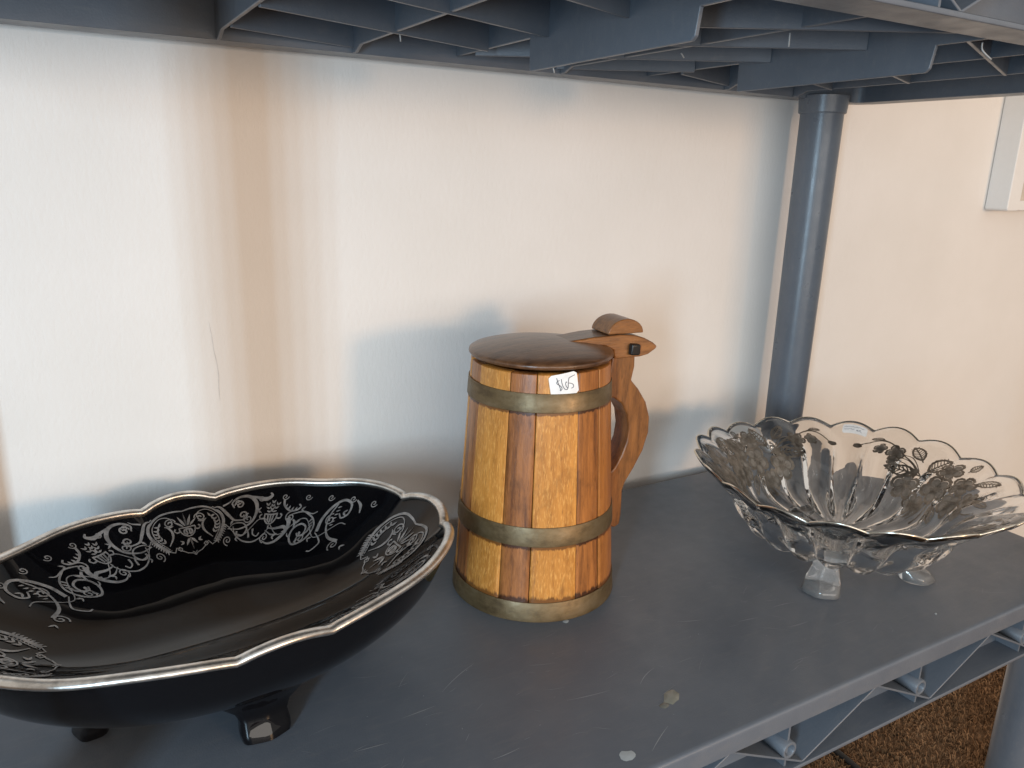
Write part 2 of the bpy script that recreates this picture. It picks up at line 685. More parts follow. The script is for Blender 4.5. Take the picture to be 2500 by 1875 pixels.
Y0, Y1 = 0.2675, 0.589
low = make_shelf(Y0, Y1, 0.0, -0.052)
low['label'] = 'scuffed flat shelf carrying the bowls and tankard'
truss(low, Y0, 0.0, -0.052)
UY0, UY1 = 0.2445, 0.589
UT, UB = 0.444, 0.391
up = make_shelf(UY0, UY1, UT, UB)
up['label'] = 'upper shelf seen from below with its ribbed underside'
truss(up, UY0, UT, UB)

# underside ribs of the upper shelf
ZD = UT - 0.0036


def rib_y(x, deep, y0=UY0 + 0.0252, y1=UY1 - 0.0252, yb=None):
    zb = UB + 0.001
    if deep:
        poly = [(y0, ZD), (y0, zb), (0.302, zb), (0.304, 0.3795), (0.3065, 0.3775), (0.4545, 0.3765), (0.4565, 0.377), (0.457, zb + 0.004), (y1, zb + 0.004), (y1, ZD)]
    else:
        poly = [(y0, ZD), (y0, zb + 0.003), (y1 - 0.016, zb + 0.003), (y1 - 0.005, zb - 0.001), (y1, zb - 0.001), (y1, ZD)]
    v, f = prism(poly, lambda a, b, t: (x + t, a, b), -0.00125, 0.00125)
    o = mesh_obj('rib', v, f, M_PL, up)
    bevel(o, 0.00045)
    return o


def rib_d(xa, ya, xb, yb, zb=UB + 0.003):
    d = Vector((xb - xa, yb - ya, 0)).normalized()
    nn = Vector((-d.y, d.x, 0)) * 0.0011
    a, b = Vector((xa, ya, 0)), Vector((xb, yb, 0))
    pts = [a - nn, b - nn, b + nn, a + nn]
    v = [(p.x, p.y, z) for z in (zb, ZD) for p in pts]
    f = [(0, 1, 2, 3), (4, 5, 6, 7)] + [(i, (i + 1) % 4, 4 + (i + 1) % 4, 4 + i) for i in range(4)]
    o = mesh_obj('rib', v, f, M_PL, up)
    bevel(o, 0.0004)
    return o


xs = [-0.10 + 0.0895 * k for k in range(0, 10)]
xs = [-0.08, 0.10, 0.19, 0.27, 0.362, 0.45, 0.54, 0.63]
for i, x in enumerate(xs):
    rib_y(x, x in (0.27, 0.45))
cells = [(0.10, 0.27, 0.37), (0.27, 0.45, -0.62), (0.45, 0.63, 0.42)]
for xa, xb, sl in cells:
    xm = (xa + xb) / 2
    for yc in (0.325, 0.404, 0.482, 0.560):
        ya, yb = yc + sl * (xa - xm), yc + sl * (xb - xm)
        a, b = xa + 0.0014, xb - 0.0014
        lo, hi = UY0 + 0.0265, UY1 - 0.0265
        if min(ya, yb) < lo or max(ya, yb) > hi:
            # clip to the inside of the rim
            t0, t1 = 0.0, 1.0
            for t in (0,):
                pass
            def clampt(y):
                return (y - ya) / (yb - ya)
            ts = sorted((clampt(lo), clampt(hi)))
            t0, t1 = max(0, ts[0]), min(1, ts[1])
            if t1 - t0 < 0.1:
                continue
            a2, b2 = a + (b - a) * t0, a + (b - a) * t1
            y2a, y2b = ya + (yb - ya) * t0, ya + (yb - ya) * t1
            rib_d(a2, y2a, b2, y2b)
        else:
            rib_d(a, ya, b, yb)

# mould burrs and shreds hanging from rib edges
for pts in ([(0.449, 0.275, 0.3905), (0.4495, 0.2745, 0.3865), (0.4550, 0.272, 0.382)],
            [(0.36, 0.33, 0.393), (0.3602, 0.33, 0.386)],
            [(0.361, 0.42, 0.392), (0.363, 0.419, 0.389)],
            [(0.27, 0.43, 0.3765), (0.271, 0.43, 0.3735)],
            [(0.19, 0.478, 0.393), (0.1905, 0.478, 0.389)]):
    v, f = tube(catmull(pts, 4), 0.00045, 6)
    mesh_obj('plastic_burr', v, f, M_BURR, up, True)

# posts: each a tapered tube with a collar under the upper shelf
def make_post(x, y, z0, z1, ra, rb):
    v, f = lathe([(0.0, z0), (ra, z0), (ra, z0 + 0.0005), (rb, z1), (0.0, z1)], 40)
    p = mesh_obj('post', v, f, M_POST, unit, True, (x, y, 0), 40)
    return p


def collar(p, z0, z1, r):
    v, f = lathe([(r - 0.006, z0), (r - 0.0008, z0), (r, z0 + 0.0008), (r + 0.0012, z1), (r - 0.006, z1)], 40)
    return mesh_obj('collar', v, f, M_POST, p, True, None, 40)


for x, y in ((0.671, 0.562), (0.724, 0.2925), (-0.100, 0.562), (-0.100, 0.2925)):
    p = make_post(x, y, 0.0, UB + 0.002, 0.0193, 0.0208)
    collar(p, 0.3775, UB + 0.003, 0.0228)
    p2 = make_post(x, y, ZF, -0.050, 0.0200, 0.0208)
    collar(p2, -0.060, -0.0505, 0.0228)


# paint chips, dried glue and scratches on the lower shelf
def blob(name, x, y, rx, ry, rz, mat, h=0.0008, seed=0):
    rn = random.Random(seed)
    n = 16
    ol = [(1 + rn.uniform(-0.16, 0.16)) for _ in range(n)]
    V = [(0, 0, h)]
    for k in range(n):
        a = 2 * PI * k / n
        V.append((0.6 * rx * ol[k] * cos(a), 0.6 * ry * ol[k] * sin(a), h * 0.85))
    for k in range(n):
        a = 2 * PI * k / n
        V.append((rx * ol[k] * cos(a), ry * ol[k] * sin(a), 0.0001))
    Fc = [(0, 1 + k, 1 + (k + 1) % n) for k in range(n)]
    Fc += [(1 + k, 1 + n + k, 1 + n + (k + 1) % n, 1 + (k + 1) % n) for k in range(n)]
    o = mesh_obj(name, V, Fc, mat, low, True, (x, y, 0.0))
    o.rotation_euler = (0, 0, rz)
    return o


blob('paint_chip', 0.288, 0.4115, 0.0026, 0.0020, 0.3, M_CHIP, 0.0003, seed=1)
blob('paint_chip', 0.2445, 0.2825, 0.0046, 0.0040, 0.1, M_CHIP, 0.00025, seed=2)
blob('paint_chip', 0.545, 0.292, 0.0010, 0.0008, 0.1, M_CHIP, seed=5)
M_GLUE = mat_plain('dried_glue', (0.24, 0.24, 0.205), 0.15)
blob('glue_drip', 0.3005, 0.3105, 0.0080, 0.0046, 0.5, M_GLUE, 0.0008, seed=3)
blob('glue_drip', 0.2915, 0.3060, 0.0034, 0.0026, 0.2, mat_plain('dark_glue', (0.16, 0.16, 0.14), 0.12), 0.0006, seed=4)

rn = random.Random(21)


def add_scratch(V, Fc, x, y, a, L, w, bend=0.0):
    n = 6
    o = len(V)
    for k in range(n + 1):
        t = k / n
        a2 = a + bend * (t - 0.5)
        px, py = x + cos(a2) * L * (t - 0.5), y + sin(a2) * L * (t - 0.5)
        ww = w * sin(PI * min(max(t, 0.06), 0.94))
        V += [(px - sin(a2) * ww, py + cos(a2) * ww, 0.0002), (px + sin(a2) * ww, py - cos(a2) * ww, 0.0002)]
        if k:
            Fc.append((o + 2 * k - 2, o + 2 * k - 1, o + 2 * k + 1, o + 2 * k))


V, Fc = [], []
for x, y, a, L in ((0.15, 0.315, -0.02, 0.025), (0.185, 0.315, 0.05, 0.018), (0.255, 0.335, -0.15, 0.030), (0.41, 0.352, -0.15, 0.018),
                   (0.45, 0.355, -0.12, 0.022), (0.438, 0.33, -0.1, 0.02), (0.37, 0.37, -0.35, 0.02), (0.155, 0.37, 0.05, 0.022),
                   (0.12, 0.355, -0.1, 0.02), (0.19, 0.39, 0.5, 0.035), (0.30, 0.335, 0.45, 0.022), (0.27, 0.285, 0.5, 0.025)):
    add_scratch(V, Fc, x, y, a, L, 0.00026, rn.uniform(-0.25, 0.25))
for i in range(90):
    x, y = rn.uniform(0.02, 0.66), rn.uniform(0.285, 0.42)
    add_scratch(V, Fc, x, y, rn.choice([-0.15, 0.4, -0.5]) + rn.gauss(0, 0.25), rn.uniform(0.004, 0.020), rn.uniform(0.00006, 0.00013), rn.uniform(-0.3, 0.3))
for i in range(90):
    x, y = rn.uniform(0.0, 0.68), rn.uniform(0.28, 0.58)
    add_scratch(V, Fc, x, y, rn.uniform(0, 3), rn.uniform(0.0008, 0.0016), rn.uniform(0.0001, 0.0003))
sc_ = mesh_obj('scratches', V, Fc, M_SCR, low)
sc_['kind'] = 'stuff'

# ------------------------------------------------------------------ wooden tankard
TX, TY = 0.298, 0.476
tk = thing('tankard', 'lidded wooden stave tankard with brass hoops and a price sticker', 'tankard', (TX, TY, 0))
cam_az = math.atan2(-TY, -TX)      # direction from tankard towards the camera
R0, R1, ZT = 0.0630, 0.0515, 0.1835


def rt(z):
    return R0 + (R1 - R0) * z / ZT


# stave boundaries, measured clockwise as seen (angle to the viewer's right is positive)
bd = [-54.6, -22.8, -1.9, 31.4, 53.3, 80, 104, 137, 158, 190, 212, 245, 266, 284.5, 305.4]
mats = [M_OAK, M_RED, M_OAK, M_RD2, M_ORG, M_RED, M_OAK, M_RED, M_OAK, M_RED, M_OAK, M_RED, M_OAK, M_RED]
rn = random.Random(5)
for i in range(len(bd) - 1):
    a0 = cam_az + math.radians(bd[i])
    a1 = cam_az + math.radians(bd[i + 1])
    g = 0.0048
    n = 8
    dr = rn.uniform(-0.00025, 0.00025)
    top = ZT - rn.uniform(0, 0.0008)
    V, Fc = [], []
    zs = [0.001, 0.03, 0.06, 0.09, 0.12, 0.15, top - 0.0006, top]
    cross = []
    for k in range(n + 1):
        t = k / n
        edge = min(t, 1 - t) * n
        rr_ = -0.0006 if edge < 0.5 else 0.0
        cross.append((a0 + g + (a1 - a0 - 2 * g) * t, rr_))
    # extra points close to the edges for a small round-over
    cross.insert(1, (a0 + g + 0.010, -0.0001))
    cross.insert(len(cross) - 1, (a1 - g - 0.010, -0.0001))
    m = len(cross)
    for zi, z in enumerate(zs):
        e = -0.0008 if zi == len(zs) - 1 else 0
        for a, q in cross:
            r = rt(z) + q + dr + e
            V.append((r * cos(a), r * sin(a), z))
        for a, q in reversed(cross):
            r = rt(z) - 0.0062
            V.append((r * cos(a), r * sin(a), z))
    M2 = 2 * m
    for zi in range(len(zs) - 1):
        for k in range(M2):
            k2 = (k + 1) % M2
            Fc.append((zi * M2 + k, zi * M2 + k2, (zi + 1) * M2 + k2, (zi + 1) * M2 + k))
    Fc.append(tuple(range(M2)))
    Fc.append(tuple((len(zs) - 1) * M2 + k for k in reversed(range(M2))))
    s = mesh_obj('stave', V, Fc, mats[i], tk)
    for p in s.data.polygons:
        p.use_smooth = True
    s.data.set_sharp_from_angle(angle=math.radians(40))

# inner bottom board and dark liner seen only through the joints
v, f = lathe([(0.0, 0.004), (R0 - 0.0066, 0.004), (R0 - 0.0066, 0.012), (0.0, 0.012)], 40)
mesh_obj('bottom_board', v, f, M_RED, tk, True, None, 40)

for z0, z1 in ((0.0, 0.0150), (0.0580, 0.0725), (0.1560, 0.1695)):
    e = 0.0010
    prof = [(rt(z0) + 0.0002, z0), (rt(z0) + e - 0.0003, z0), (rt(z0) + e, z0 + 0.0004), (rt(z1) + e, z1 - 0.0004), (rt(z1) + e - 0.0003, z1), (rt(z1) + 0.0002, z1)]
    v, f = lathe(prof, 96)
    f += [((len(prof) - 1) * 96 + k, (len(prof) - 1) * 96 + (k + 1) % 96, (k + 1) % 96, k) for k in range(96)]
    mesh_obj('hoop', v, f, M_BRASS, tk, True, None, 40)

HAZ = math.radians(-5)
hx = Vector((cos(HAZ), sin(HAZ), 0))
hn = Vector((-sin(HAZ), cos(HAZ), 0))


def hpt(s, z, t):
    p = hx * s + hn * t
    return (p.x, p.y, z)


# lid: low dome with a raised bar running back to the hinge
LZ = 0.1856
LR = 0.0535
prof = [(0.0, LZ), (LR - 0.0026, LZ), (LR - 0.0010, LZ + 0.0006), (LR, LZ + 0.0020), (LR - 0.0004, LZ + 0.0036), (LR - 0.0022, LZ + 0.0047),
        (0.044, LZ + 0.0066), (0.034, LZ + 0.0085), (0.022, LZ + 0.0101), (0.010, LZ + 0.0109), (0.0, LZ + 0.0111)]
v, f = lathe(prof, 96)
lid = mesh_obj('lid', v, f, M_LID, tk, True)
lid['label'] = 'dark domed lid'
LT = LZ + 0.0125
poly = [(0.000, LT - 0.006), (0.000, LT - 0.0040), (0.020, LT - 0.0020), (0.038, LT - 0.0002), (0.060, LT + 0.0006), (0.072, LT - 0.0005), (0.082, LT - 0.0035), (0.0900, LT - 0.0075), (0.0937, LT - 0.0105),
        (0.0925, LT - 0.0125), (0.086, LT - 0.0165), (0.079, LT - 0.0178), (0.0560, LT - 0.0180), (0.0542, LT - 0.011), (0.047, LT - 0.0075), (0.03, LT - 0.006)]
poly = [(a, b) for a, b in poly]
v, f = prism(poly, lambda a, b, t: hpt(a, b, t * (0.75 + 0.25 * min(1, max(0, a) / 0.05)) if a < 0.05 else t), -0.0135, 0.0135)
lug = mesh_obj('hinge_lug', v, f, M_LUG, lid)
lug.data.materials.append(M_LID)
for p in lug.data.polygons:
    if p.normal.z > 0.6:
        p.material_index = 1
bevel(lug, 0.0012, 2, 30)
n = 14
poly = [(0.0650 + 0.0155 * cos(PI * k / n), LT + 0.0008 + 0.0112 * sin(PI * k / n)) for k in range(n + 1)]
v, f = prism(poly, hpt, -0.0128, 0.0128)
th_ = mesh_obj('thumb_piece', v, f, M_LUG, lid)
bevel(th_, 0.0007, 2, 40)
# hinge pin with a square iron head
v, f = prism([(-0.0043, -0.0040), (0.0043, -0.0046), (0.0046, 0.0040), (-0.0036, 0.0048)], lambda a, b, t: hpt(0.0715 + a, LT - 0.0112 + b, t), -0.0180, -0.0130)
pin = mesh_obj('hinge_pin', v, f, M_IRON, tk)
bevel(pin, 0.0014, 3, 30)
v, f = prism([(0.0022 * cos(k * PI / 4), 0.0022 * sin(k * PI / 4)) for k in range(8)], lambda a, b, t: hpt(0.0715 + a, LT - 0.0112 + b, t), -0.0129, 0.0150)
mesh_obj('pin_shaft', v, f, M_IRON, pin)

outer = [(0.0760, 0.1835), (0.0765, 0.172), (0.0752, 0.165), (0.0745, 0.161), (0.0815, 0.1535), (0.0895, 0.142), (0.0940, 0.129), (0.0942, 0.116), (0.0900, 0.101),
         (0.0825, 0.087), (0.0755, 0.0760), (0.0732, 0.069), (0.0735, 0.048), (0.0725, 0.0395), (0.0685, 0.0372), (0.0640, 0.0385)]
inner = [(0.0622, 0.046), (0.0607, 0.060), (0.0597, 0.0755), (0.0588, 0.0850), (0.0640, 0.0895), (0.0700, 0.099), (0.0740, 0.110), (0.0752, 0.121), (0.0730, 0.133),
         (0.0675, 0.1425), (0.0600, 0.1478), (0.0545, 0.1490), (0.0535, 0.160), (0.0528, 0.1680), (0.0545, 0.1700), (0.0560, 0.1835)]
v, f = prism(outer + inner, hpt, -0.0105, 0.0105)
h = mesh_obj('handle', v, f, M_HND, tk)
bevel(h, 0.0016, 3, 28)

# price sticker wrapped on the stave, tilted, with handwritten $65
SA = cam_az + math.radians(18.6)
SZ = 0.1758
ST = math.radians(9.5)


def on_tank(u, w, off):
    """u,w metres on the sticker plane -> 3D on the tapered barrel"""
    uu = u * cos(ST) - w * sin(ST)
    ww = u * sin(ST) + w * cos(ST)
    z = SZ + ww
    r = rt(z) + off + 0.0004
    a = SA + uu / r
    return (r * cos(a), r * sin(a), z)


SW, SH = 0.0103, 0.0079
V, Fc = [], []
nu = 14
ol = rrect(-SW, SW, -SH, SH, 0.0022, 5)
# grid clipped as rows
rows = 10
for j in range(rows + 1):
    w = -SH + 2 * SH * j / rows
    d = max(0, abs(w) - (SH - 0.0022))
    half = SW - (0.0022 - math.sqrt(max(0, 0.0022 ** 2 - d * d)))
    for i in range(nu + 1):
        V.append(on_tank(-half + 2 * half * i / nu, w, 0.0002))
for j in range(rows):
    for i in range(nu):
        a = j * (nu + 1) + i
        Fc.append((a, a + 1, a + nu + 2, a + nu + 1))
stk = mesh_obj('price_sticker', V, Fc, M_PAPER, tk, True)
stk['label'] = 'white price sticker reading $65'


def ribbon(points, width, mapf, wk=1.0):
    """flat stroke from 2D points (dense), width float or fn(t)"""
    P = [Vector((p[0], p[1])) for p in points]
    N = len(P)
    V, Fc = [], []
    for i, p in enumerate(P):
        t = P[min(i + 1, N - 1)] - P[max(i - 1, 0)]
        if t.length < 1e-9:
            t = Vector((1, 0))
        t.normalize()
        nn = Vector((-t.y, t.x))
        w = (width(i / (N - 1)) if callable(width) else width) * wk
        a, b = p + nn * w / 2, p - nn * w / 2
        V += [mapf(a.x, a.y), mapf(b.x, b.y)]
        if i:
            Fc.append((2 * i - 2, 2 * i - 1, 2 * i + 1, 2 * i))
    return V, Fc


def c2(pts, n=8):
    return [(p.x, p.y) for p in catmull([(a, b, 0) for a, b in pts], n)]


# strokes traced in sticker units (0..1 across, 0..1 down)
strokes = [
    [(0.24, 0.12), (0.27, 0.30), (0.31, 0.50), (0.335, 0.66), (0.335, 0.72)],
    [(0.34, 0.245), (0.27, 0.26), (0.22, 0.32), (0.25, 0.40), (0.33, 0.47), (0.39, 0.57), (0.38, 0.66), (0.30, 0.68)],
    [(0.42, 0.20), (0.42, 0.36), (0.45, 0.54), (0.52, 0.68), (0.60, 0.70), (0.65, 0.62), (0.665, 0.50)],
    [(0.63, 0.66), (0.58, 0.56), (0.565, 0.44), (0.60, 0.36), (0.615, 0.40)],
    [(0.665, 0.56), (0.68, 0.40), (0.73, 0.23), (0.74, 0.21)],
    [(0.735, 0.215), (0.82, 0.19), (0.92, 0.16), (1.00, 0.145)],
    [(0.67, 0.44), (0.76, 0.46), (0.85, 0.52), (0.885, 0.60), (0.85, 0.68), (0.77, 0.69)],
]
parts = []
for s in strokes:
    pts = [(-SW + 2 * SW * (0.06 + a * 0.86), SH - 2 * SH * (0.02 + b * 1.0)) for a, b in s]
    # handwriting sits level while the sticker is tilted
    parts.append(ribbon(c2(pts, 6), 0.00042, lambda u, w: on_tank(u, w, 0.00045)))
mesh_obj('handwriting', *merge(parts), M_INK, stk)

# ------------------------------------------------------------------ black oval bowl with silver decoration
BX, BY = 0.063, 0.455
BROT = math.radians(7)
bb = thing('black_bowl', 'shiny black glass oval bowl with silver scrollwork and silver rim', 'bowl', (BX, BY, 0), BROT)
A_, B_ = 0.1475, 0.1048
ZR = 0.0835


def lobes(phi):
    """0..1 bump following the scalloped rim, symmetric in four quarters"""
    p = math.degrees(phi) % 180
    if p > 90:
        p = 180 - p          # 0..90, 90 = middle of the long side
    if p > 80.5:
        t = (p - 80.5) / 19.0
        return 0.9 * abs(sin(PI * t)) ** 0.75
    if p > 15.5:
        t = (p - 15.5) / 65.0
        return 0.95 * (abs(sin(PI * t)) ** 0.55) * (1 - 0.38 * math.exp(-((t - 0.5) / 0.17) ** 2))
    t = (p + 15.5) / 31.0
    return 0.85 * abs(sin(PI * t)) ** 0.7


inner_prof = [(s_, ZR - 0.0490 * (1 - (s_ ** 1.62) * (1 - math.exp(-(s_ / 0.12) ** 2)) )) for s_ in (1.0, 0.95, 0.9, 0.8, 0.7, 0.6, 0.5, 0.4, 0.3, 0.2, 0.1, 0.0)]
outer_prof = [(1.0, ZR - 0.001), (0.994, ZR - 0.006), (0.972, ZR - 0.014), (0.930, ZR - 0.026), (0.865, ZR - 0.0360), (0.775, ZR - 0.0450), (0.67, ZR - 0.0505), (0.52, ZR - 0.0530), (0.34, ZR - 0.0536), (0.0, ZR - 0.0538)]


def smooth_prof(pr, n=5):
    return [(p.x, p.y) for p in catmull([(a, b, 0) for a, b in pr], n)]


IPROF = smooth_prof(inner_prof)
OPROF = smooth_prof(outer_prof)


def bowl_pt(phi, s, z):
    lb = lobes(phi)
    w = max(0.0, (s - 0.55) / 0.45) ** 2
    k = s * (1 + (0.029 * lb - 0.016) * w)
    dz = (0.0066 * lb - 0.0036) * max(0.0, (s - 0.75) / 0.25) ** 1.5
    return Vector((A_ * k * cos(phi), B_ * k * sin(phi), z + dz))


def inner_z(phi, s):
    """trough-like inside: falls mainly across the short axis, closed off steeply at the ends"""
    if s >= 0.9999:
        return ZR
    u = abs(s * cos(phi))
    vv = abs(s * sin(phi)) / math.sqrt(max(1e-6, 1 - u * u))
    return ZR - 0.0490 * (1 - vv ** 1.55 * (1 - math.exp(-(vv / 0.10) ** 2))) * (1 - u ** 3.2)


NP = 256
V, Fc = [], []
ins_ = [a for a, b in list(reversed(IPROF))[1:]]
prof = list(reversed(IPROF))[1:] + OPROF[1:-1]
V.append(bowl_pt(0, 0, ZR - 0.0490))
for i, (s, z) in enumerate(prof):
    for k in range(NP):
        ph = 2 * PI * k / NP
        V.append(bowl_pt(ph, s, inner_z(ph, s) if i < len(ins_) else z))
V.append(bowl_pt(0, 0, OPROF[-1][1]))
for k in range(NP):
    Fc.append((0, 1 + k, 1 + (k + 1) % NP))
for i in range(len(prof) - 1):
    for k in range(NP):
        a, b = 1 + i * NP + k, 1 + i * NP + (k + 1) % NP
        Fc.append((a, b, b + NP, a + NP))
last = 1 + (len(prof) - 1) * NP
for k in range(NP):
    Fc.append((last + k, last + (k + 1) % NP, len(V) - 1))
mesh_obj('bowl_body', V, Fc, M_BLK, bb, True)
# silver rim
path = [bowl_pt(2 * PI * k / NP, 1.0, ZR) for k in range(NP)]
v, f = tube(path, (0.0034, 0.0024), 12, True)
mesh_obj('silver_rim', v, f, M_SIL, bb, True)


# feet
def foot_mesh(secs, n=28, ridge=0.16, pw=3.2):
    V, Fc = [], []
    for (ox, z, hw, hd) in secs:
        for k in range(n):
            a = 2 * PI * k / n
            c, s = cos(a), sin(a)
            q = (abs(c) ** pw + abs(s) ** pw) ** (-1 / pw)
            fl = 1 + ridge * (0.5 * cos(5 * a) if c > -0.2 else 0)
            V.append((ox + hd * c * q * (fl if c > 0 else 1), hw * s * q, z))
    for i in range(len(secs) - 1):
        for k in range(n):
            Fc.append((i * n + k, i * n + (k + 1) % n, (i + 1) * n + (k + 1) % n, (i + 1) * n + k))
    Fc.append(tuple(range(n)))
    Fc.append(tuple((len(secs) - 1) * n + k for k in reversed(range(n))))
    return V, Fc


secs = [(0.004, 0.0, 0.0125, 0.0080), (0.0046, 0.0012, 0.0138, 0.0090), (0.004, 0.006, 0.0142, 0.0085), (0.0010, 0.012, 0.0135, 0.0080), (-0.001, 0.018, 0.0165, 0.0095), (-0.001, 0.025, 0.0235, 0.013), (-0.002, 0.034, 0.034, 0.018)]
fm = None
for ang, d in ((-PI / 2, 0.056), (PI / 2, 0.056), (PI, 0.076), (0, 0.076)):
    if fm is None:
        fm = mesh_obj('foot', *foot_mesh(secs), M_BLK, bb, True)
        o = fm
    else:
        o = fm.copy()
        COL.objects.link(o)
    o.location = (d * cos(ang), d * sin(ang), 0)
    o.rotation_euler = (0, 0, ang)
fm.data.set_sharp_from_angle(angle=math.radians(60))

# --- silver ornament, drawn in centimetres on the inside wall: x along the rim, y down from the rim
NS = 720
arc = [0.0]
for k in range(1, NS + 1):
    arc.append(arc[-1] + (bowl_pt(PI / 2 - (k / NS) * PI / 2, 1, ZR) * 1.0 - bowl_pt(PI / 2 - ((k - 1) / NS) * PI / 2, 1, ZR)).to_2d().length)
QL = arc[-1]
plen = [0.0]
for i in range(1, len(IPROF)):
    ds = (IPROF[i][0] - IPROF[i - 1][0]) * 0.125
    plen.append(plen[-1] + math.hypot(ds, IPROF[i][1] - IPROF[i - 1][1]))


def lut(xs_, x):
    lo, hi = 0, len(xs_) - 1
    x = min(max(x, 0), xs_[-1])
    while hi - lo > 1:
        m = (lo + hi) // 2
        if xs_[m] <= x:
            lo = m
        else:
            hi = m
    d = xs_[hi] - xs_[lo]
    return lo + ((x - xs_[lo]) / d if d > 0 else 0)


def phi_of(m):
    """arc length from the middle of the back long side, going to the right end"""
    q = 4 * QL
    m = m % q
    quad = int(m // QL)
    r = m - quad * QL
    if quad % 2 == 0:
        t = lut(arc, r) / NS * PI / 2
    else:
        t = PI / 2 - lut(arc, QL - r) / NS * PI / 2
    return PI / 2 - quad * PI / 2 - t


def bowl_surf(m, d, off=0.0005):
    phi = phi_of(m)
    i = lut(plen, d)
    i0 = min(int(i), len(IPROF) - 2)
    fr = i - i0
    s = IPROF[i0][0] + (IPROF[i0 + 1][0] - IPROF[i0][0]) * fr
    p = bowl_pt(phi, s, inner_z(phi, s))
    e1 = bowl_pt(phi + 0.004, s, inner_z(phi + 0.004, s)) - bowl_pt(phi - 0.004, s, inner_z(phi - 0.004, s))
    e2 = bowl_pt(phi, s - 0.01, inner_z(phi, s - 0.01)) - bowl_pt(phi, s, inner_z(phi, s))
    nn = e1.cross(e2)
    nn.normalize()
    if nn.z < 0:
        nn = -nn
    return p + nn * off


def spiral(cx, cy, r0, r1, a0, turns, n=26, sq=1.0):
    out = []
    for k in range(n + 1):
        t = k / n
        r = r0 + (r1 - r0) * t ** 0.85
        a = math.radians(a0) + turns * 2 * PI * t
        out.append((cx + r * cos(a), cy + sq * r * sin(a)))
    return out


def wtap(w0, w1, w2=None):
    def g(t):
        if w2 is None:
            return w0 + (w1 - w0) * t
        return w0 + (w1 - w0) * (t * 2) if t < 0.5 else w1 + (w2 - w1) * (t * 2 - 1)
    return g


def leaf2(x, y, a, L, W):
    a = math.radians(a)
    pts = [(x + cos(a) * L * t, y + sin(a) * L * t) for t in (0, 0.15, 0.35, 0.6, 0.8, 1.0)]
    prof_ = [0.15, 0.7, 1.0, 0.8, 0.45, 0.05]
    return pts, (lambda t, W=W: W * prof_[min(5, int(t * 5 + 0.5))])


def half_motif(end=False):
    """strokes (points, width) in cm on x>=0 of a cartouche"""
    S = []
    k = 0.92
    # big C frame
    S.append((c2([(0.0, 1.0), (0.8, 0.85), (1.7, 0.8), (2.5, 1.25), (2.9, 2.2), (2.75, 3.2), (2.2, 4.2)]), wtap(0.10, 0.20, 0.30)))
    S.append((c2([(0.9, 1.7), (1.1, 1.25), (1.7, 1.05), (2.35, 1.5), (2.6, 2.3), (2.5, 3.1), (2.0, 4.05)]), 0.07))
    S.append((spiral(1.15, 1.75, 0.45, 0.06, 180, 1.5), wtap(0.09, 0.12)))
    # ticks across the ribbed band and beads outside it
    for q in range(9):
        t = q / 8
        x = 2.83 - 0.7 * t ** 1.6
        y = 2.75 + 1.45 * t
        S.append(([(x - 0.22, y - 0.06), (x, y)], 0.06))
        S.append(leaf2(x + 0.14, y + 0.02, 35 + 30 * t, 0.26, 0.13))
    # laurel
    for q in range(6):
        t = q / 5
        x = 1.95 + 0.35 * sin(PI * t * 0.9)
        y = 1.75 + 1.6 * t
        S.append(leaf2(x, y, -120 + 25 * t, 0.42, 0.17))
        S.append(leaf2(x + 0.02, y, -40 + 10 * t, 0.38, 0.16))
    # inner horn
    S.append((c2([(1.45, 1.95), (1.22, 2.5), (1.35, 3.1), (1.9, 3.75)]), wtap(0.10, 0.20, 0.06)))
    S.append((c2([(0.95, 2.05), (1.3, 2.1), (1.6, 1.9)]), wtap(0.06, 0.14, 0.06)))
    # urn half
    S.append((c2([(0.0, 2.45), (0.45, 2.42), (0.62, 2.45), (0.58, 2.75), (0.42, 3.05), (0.2, 3.22), (0, 3.26)]), 0.10))
    S.append((c2([(0.0, 2.6), (0.25, 2.65), (0.32, 2.9), (0.1, 3.1)]), 0.15))
    S.append((c2([(0.1, 2.55), (0.12, 2.8), (0.08, 3.05)]), 0.12))
    S.append((c2([(0.55, 2.65), (0.85, 2.75), (1.02, 2.55), (0.9, 2.38)]), wtap(0.14, 0.1, 0.13)))
    S.append(leaf2(0.10, 2.30, -68, 1.0, 0.20))
    S.append(leaf2(0.25, 2.32, -45, 0.85, 0.16))
    S.append(leaf2(0.0, 2.32, -90, 1.15, 0.14))
    S.append(leaf2(0.0, 3.35, 90, 1.2, 0.16))
    S.append(leaf2(0.08, 3.45, 55, 0.75, 0.22))
    S.append(leaf2(0.62, 3.75, 20, 0.40, 0.16))
    S.append(leaf2(0.62, 3.75, -40, 0.40, 0.16))
    # greek key
    S.append(([(2.2, 4.2), (1.75, 4.45), (1.45, 4.05), (1.2, 4.25)], 0.08))
    S.append(([(1.2, 4.05), (1.0, 4.25), (1.2, 4.45), (1.4, 4.25), (1.2, 4.05)], 0.08))
    S.append(([(1.15, 4.4), (0.7, 4.75), (0.2, 4.9)], 0.08))
    S.append(([(0.22, 4.72), (0.0, 4.92), (0.0, 5.1), (0.22, 4.9)], 0.08))
    return S


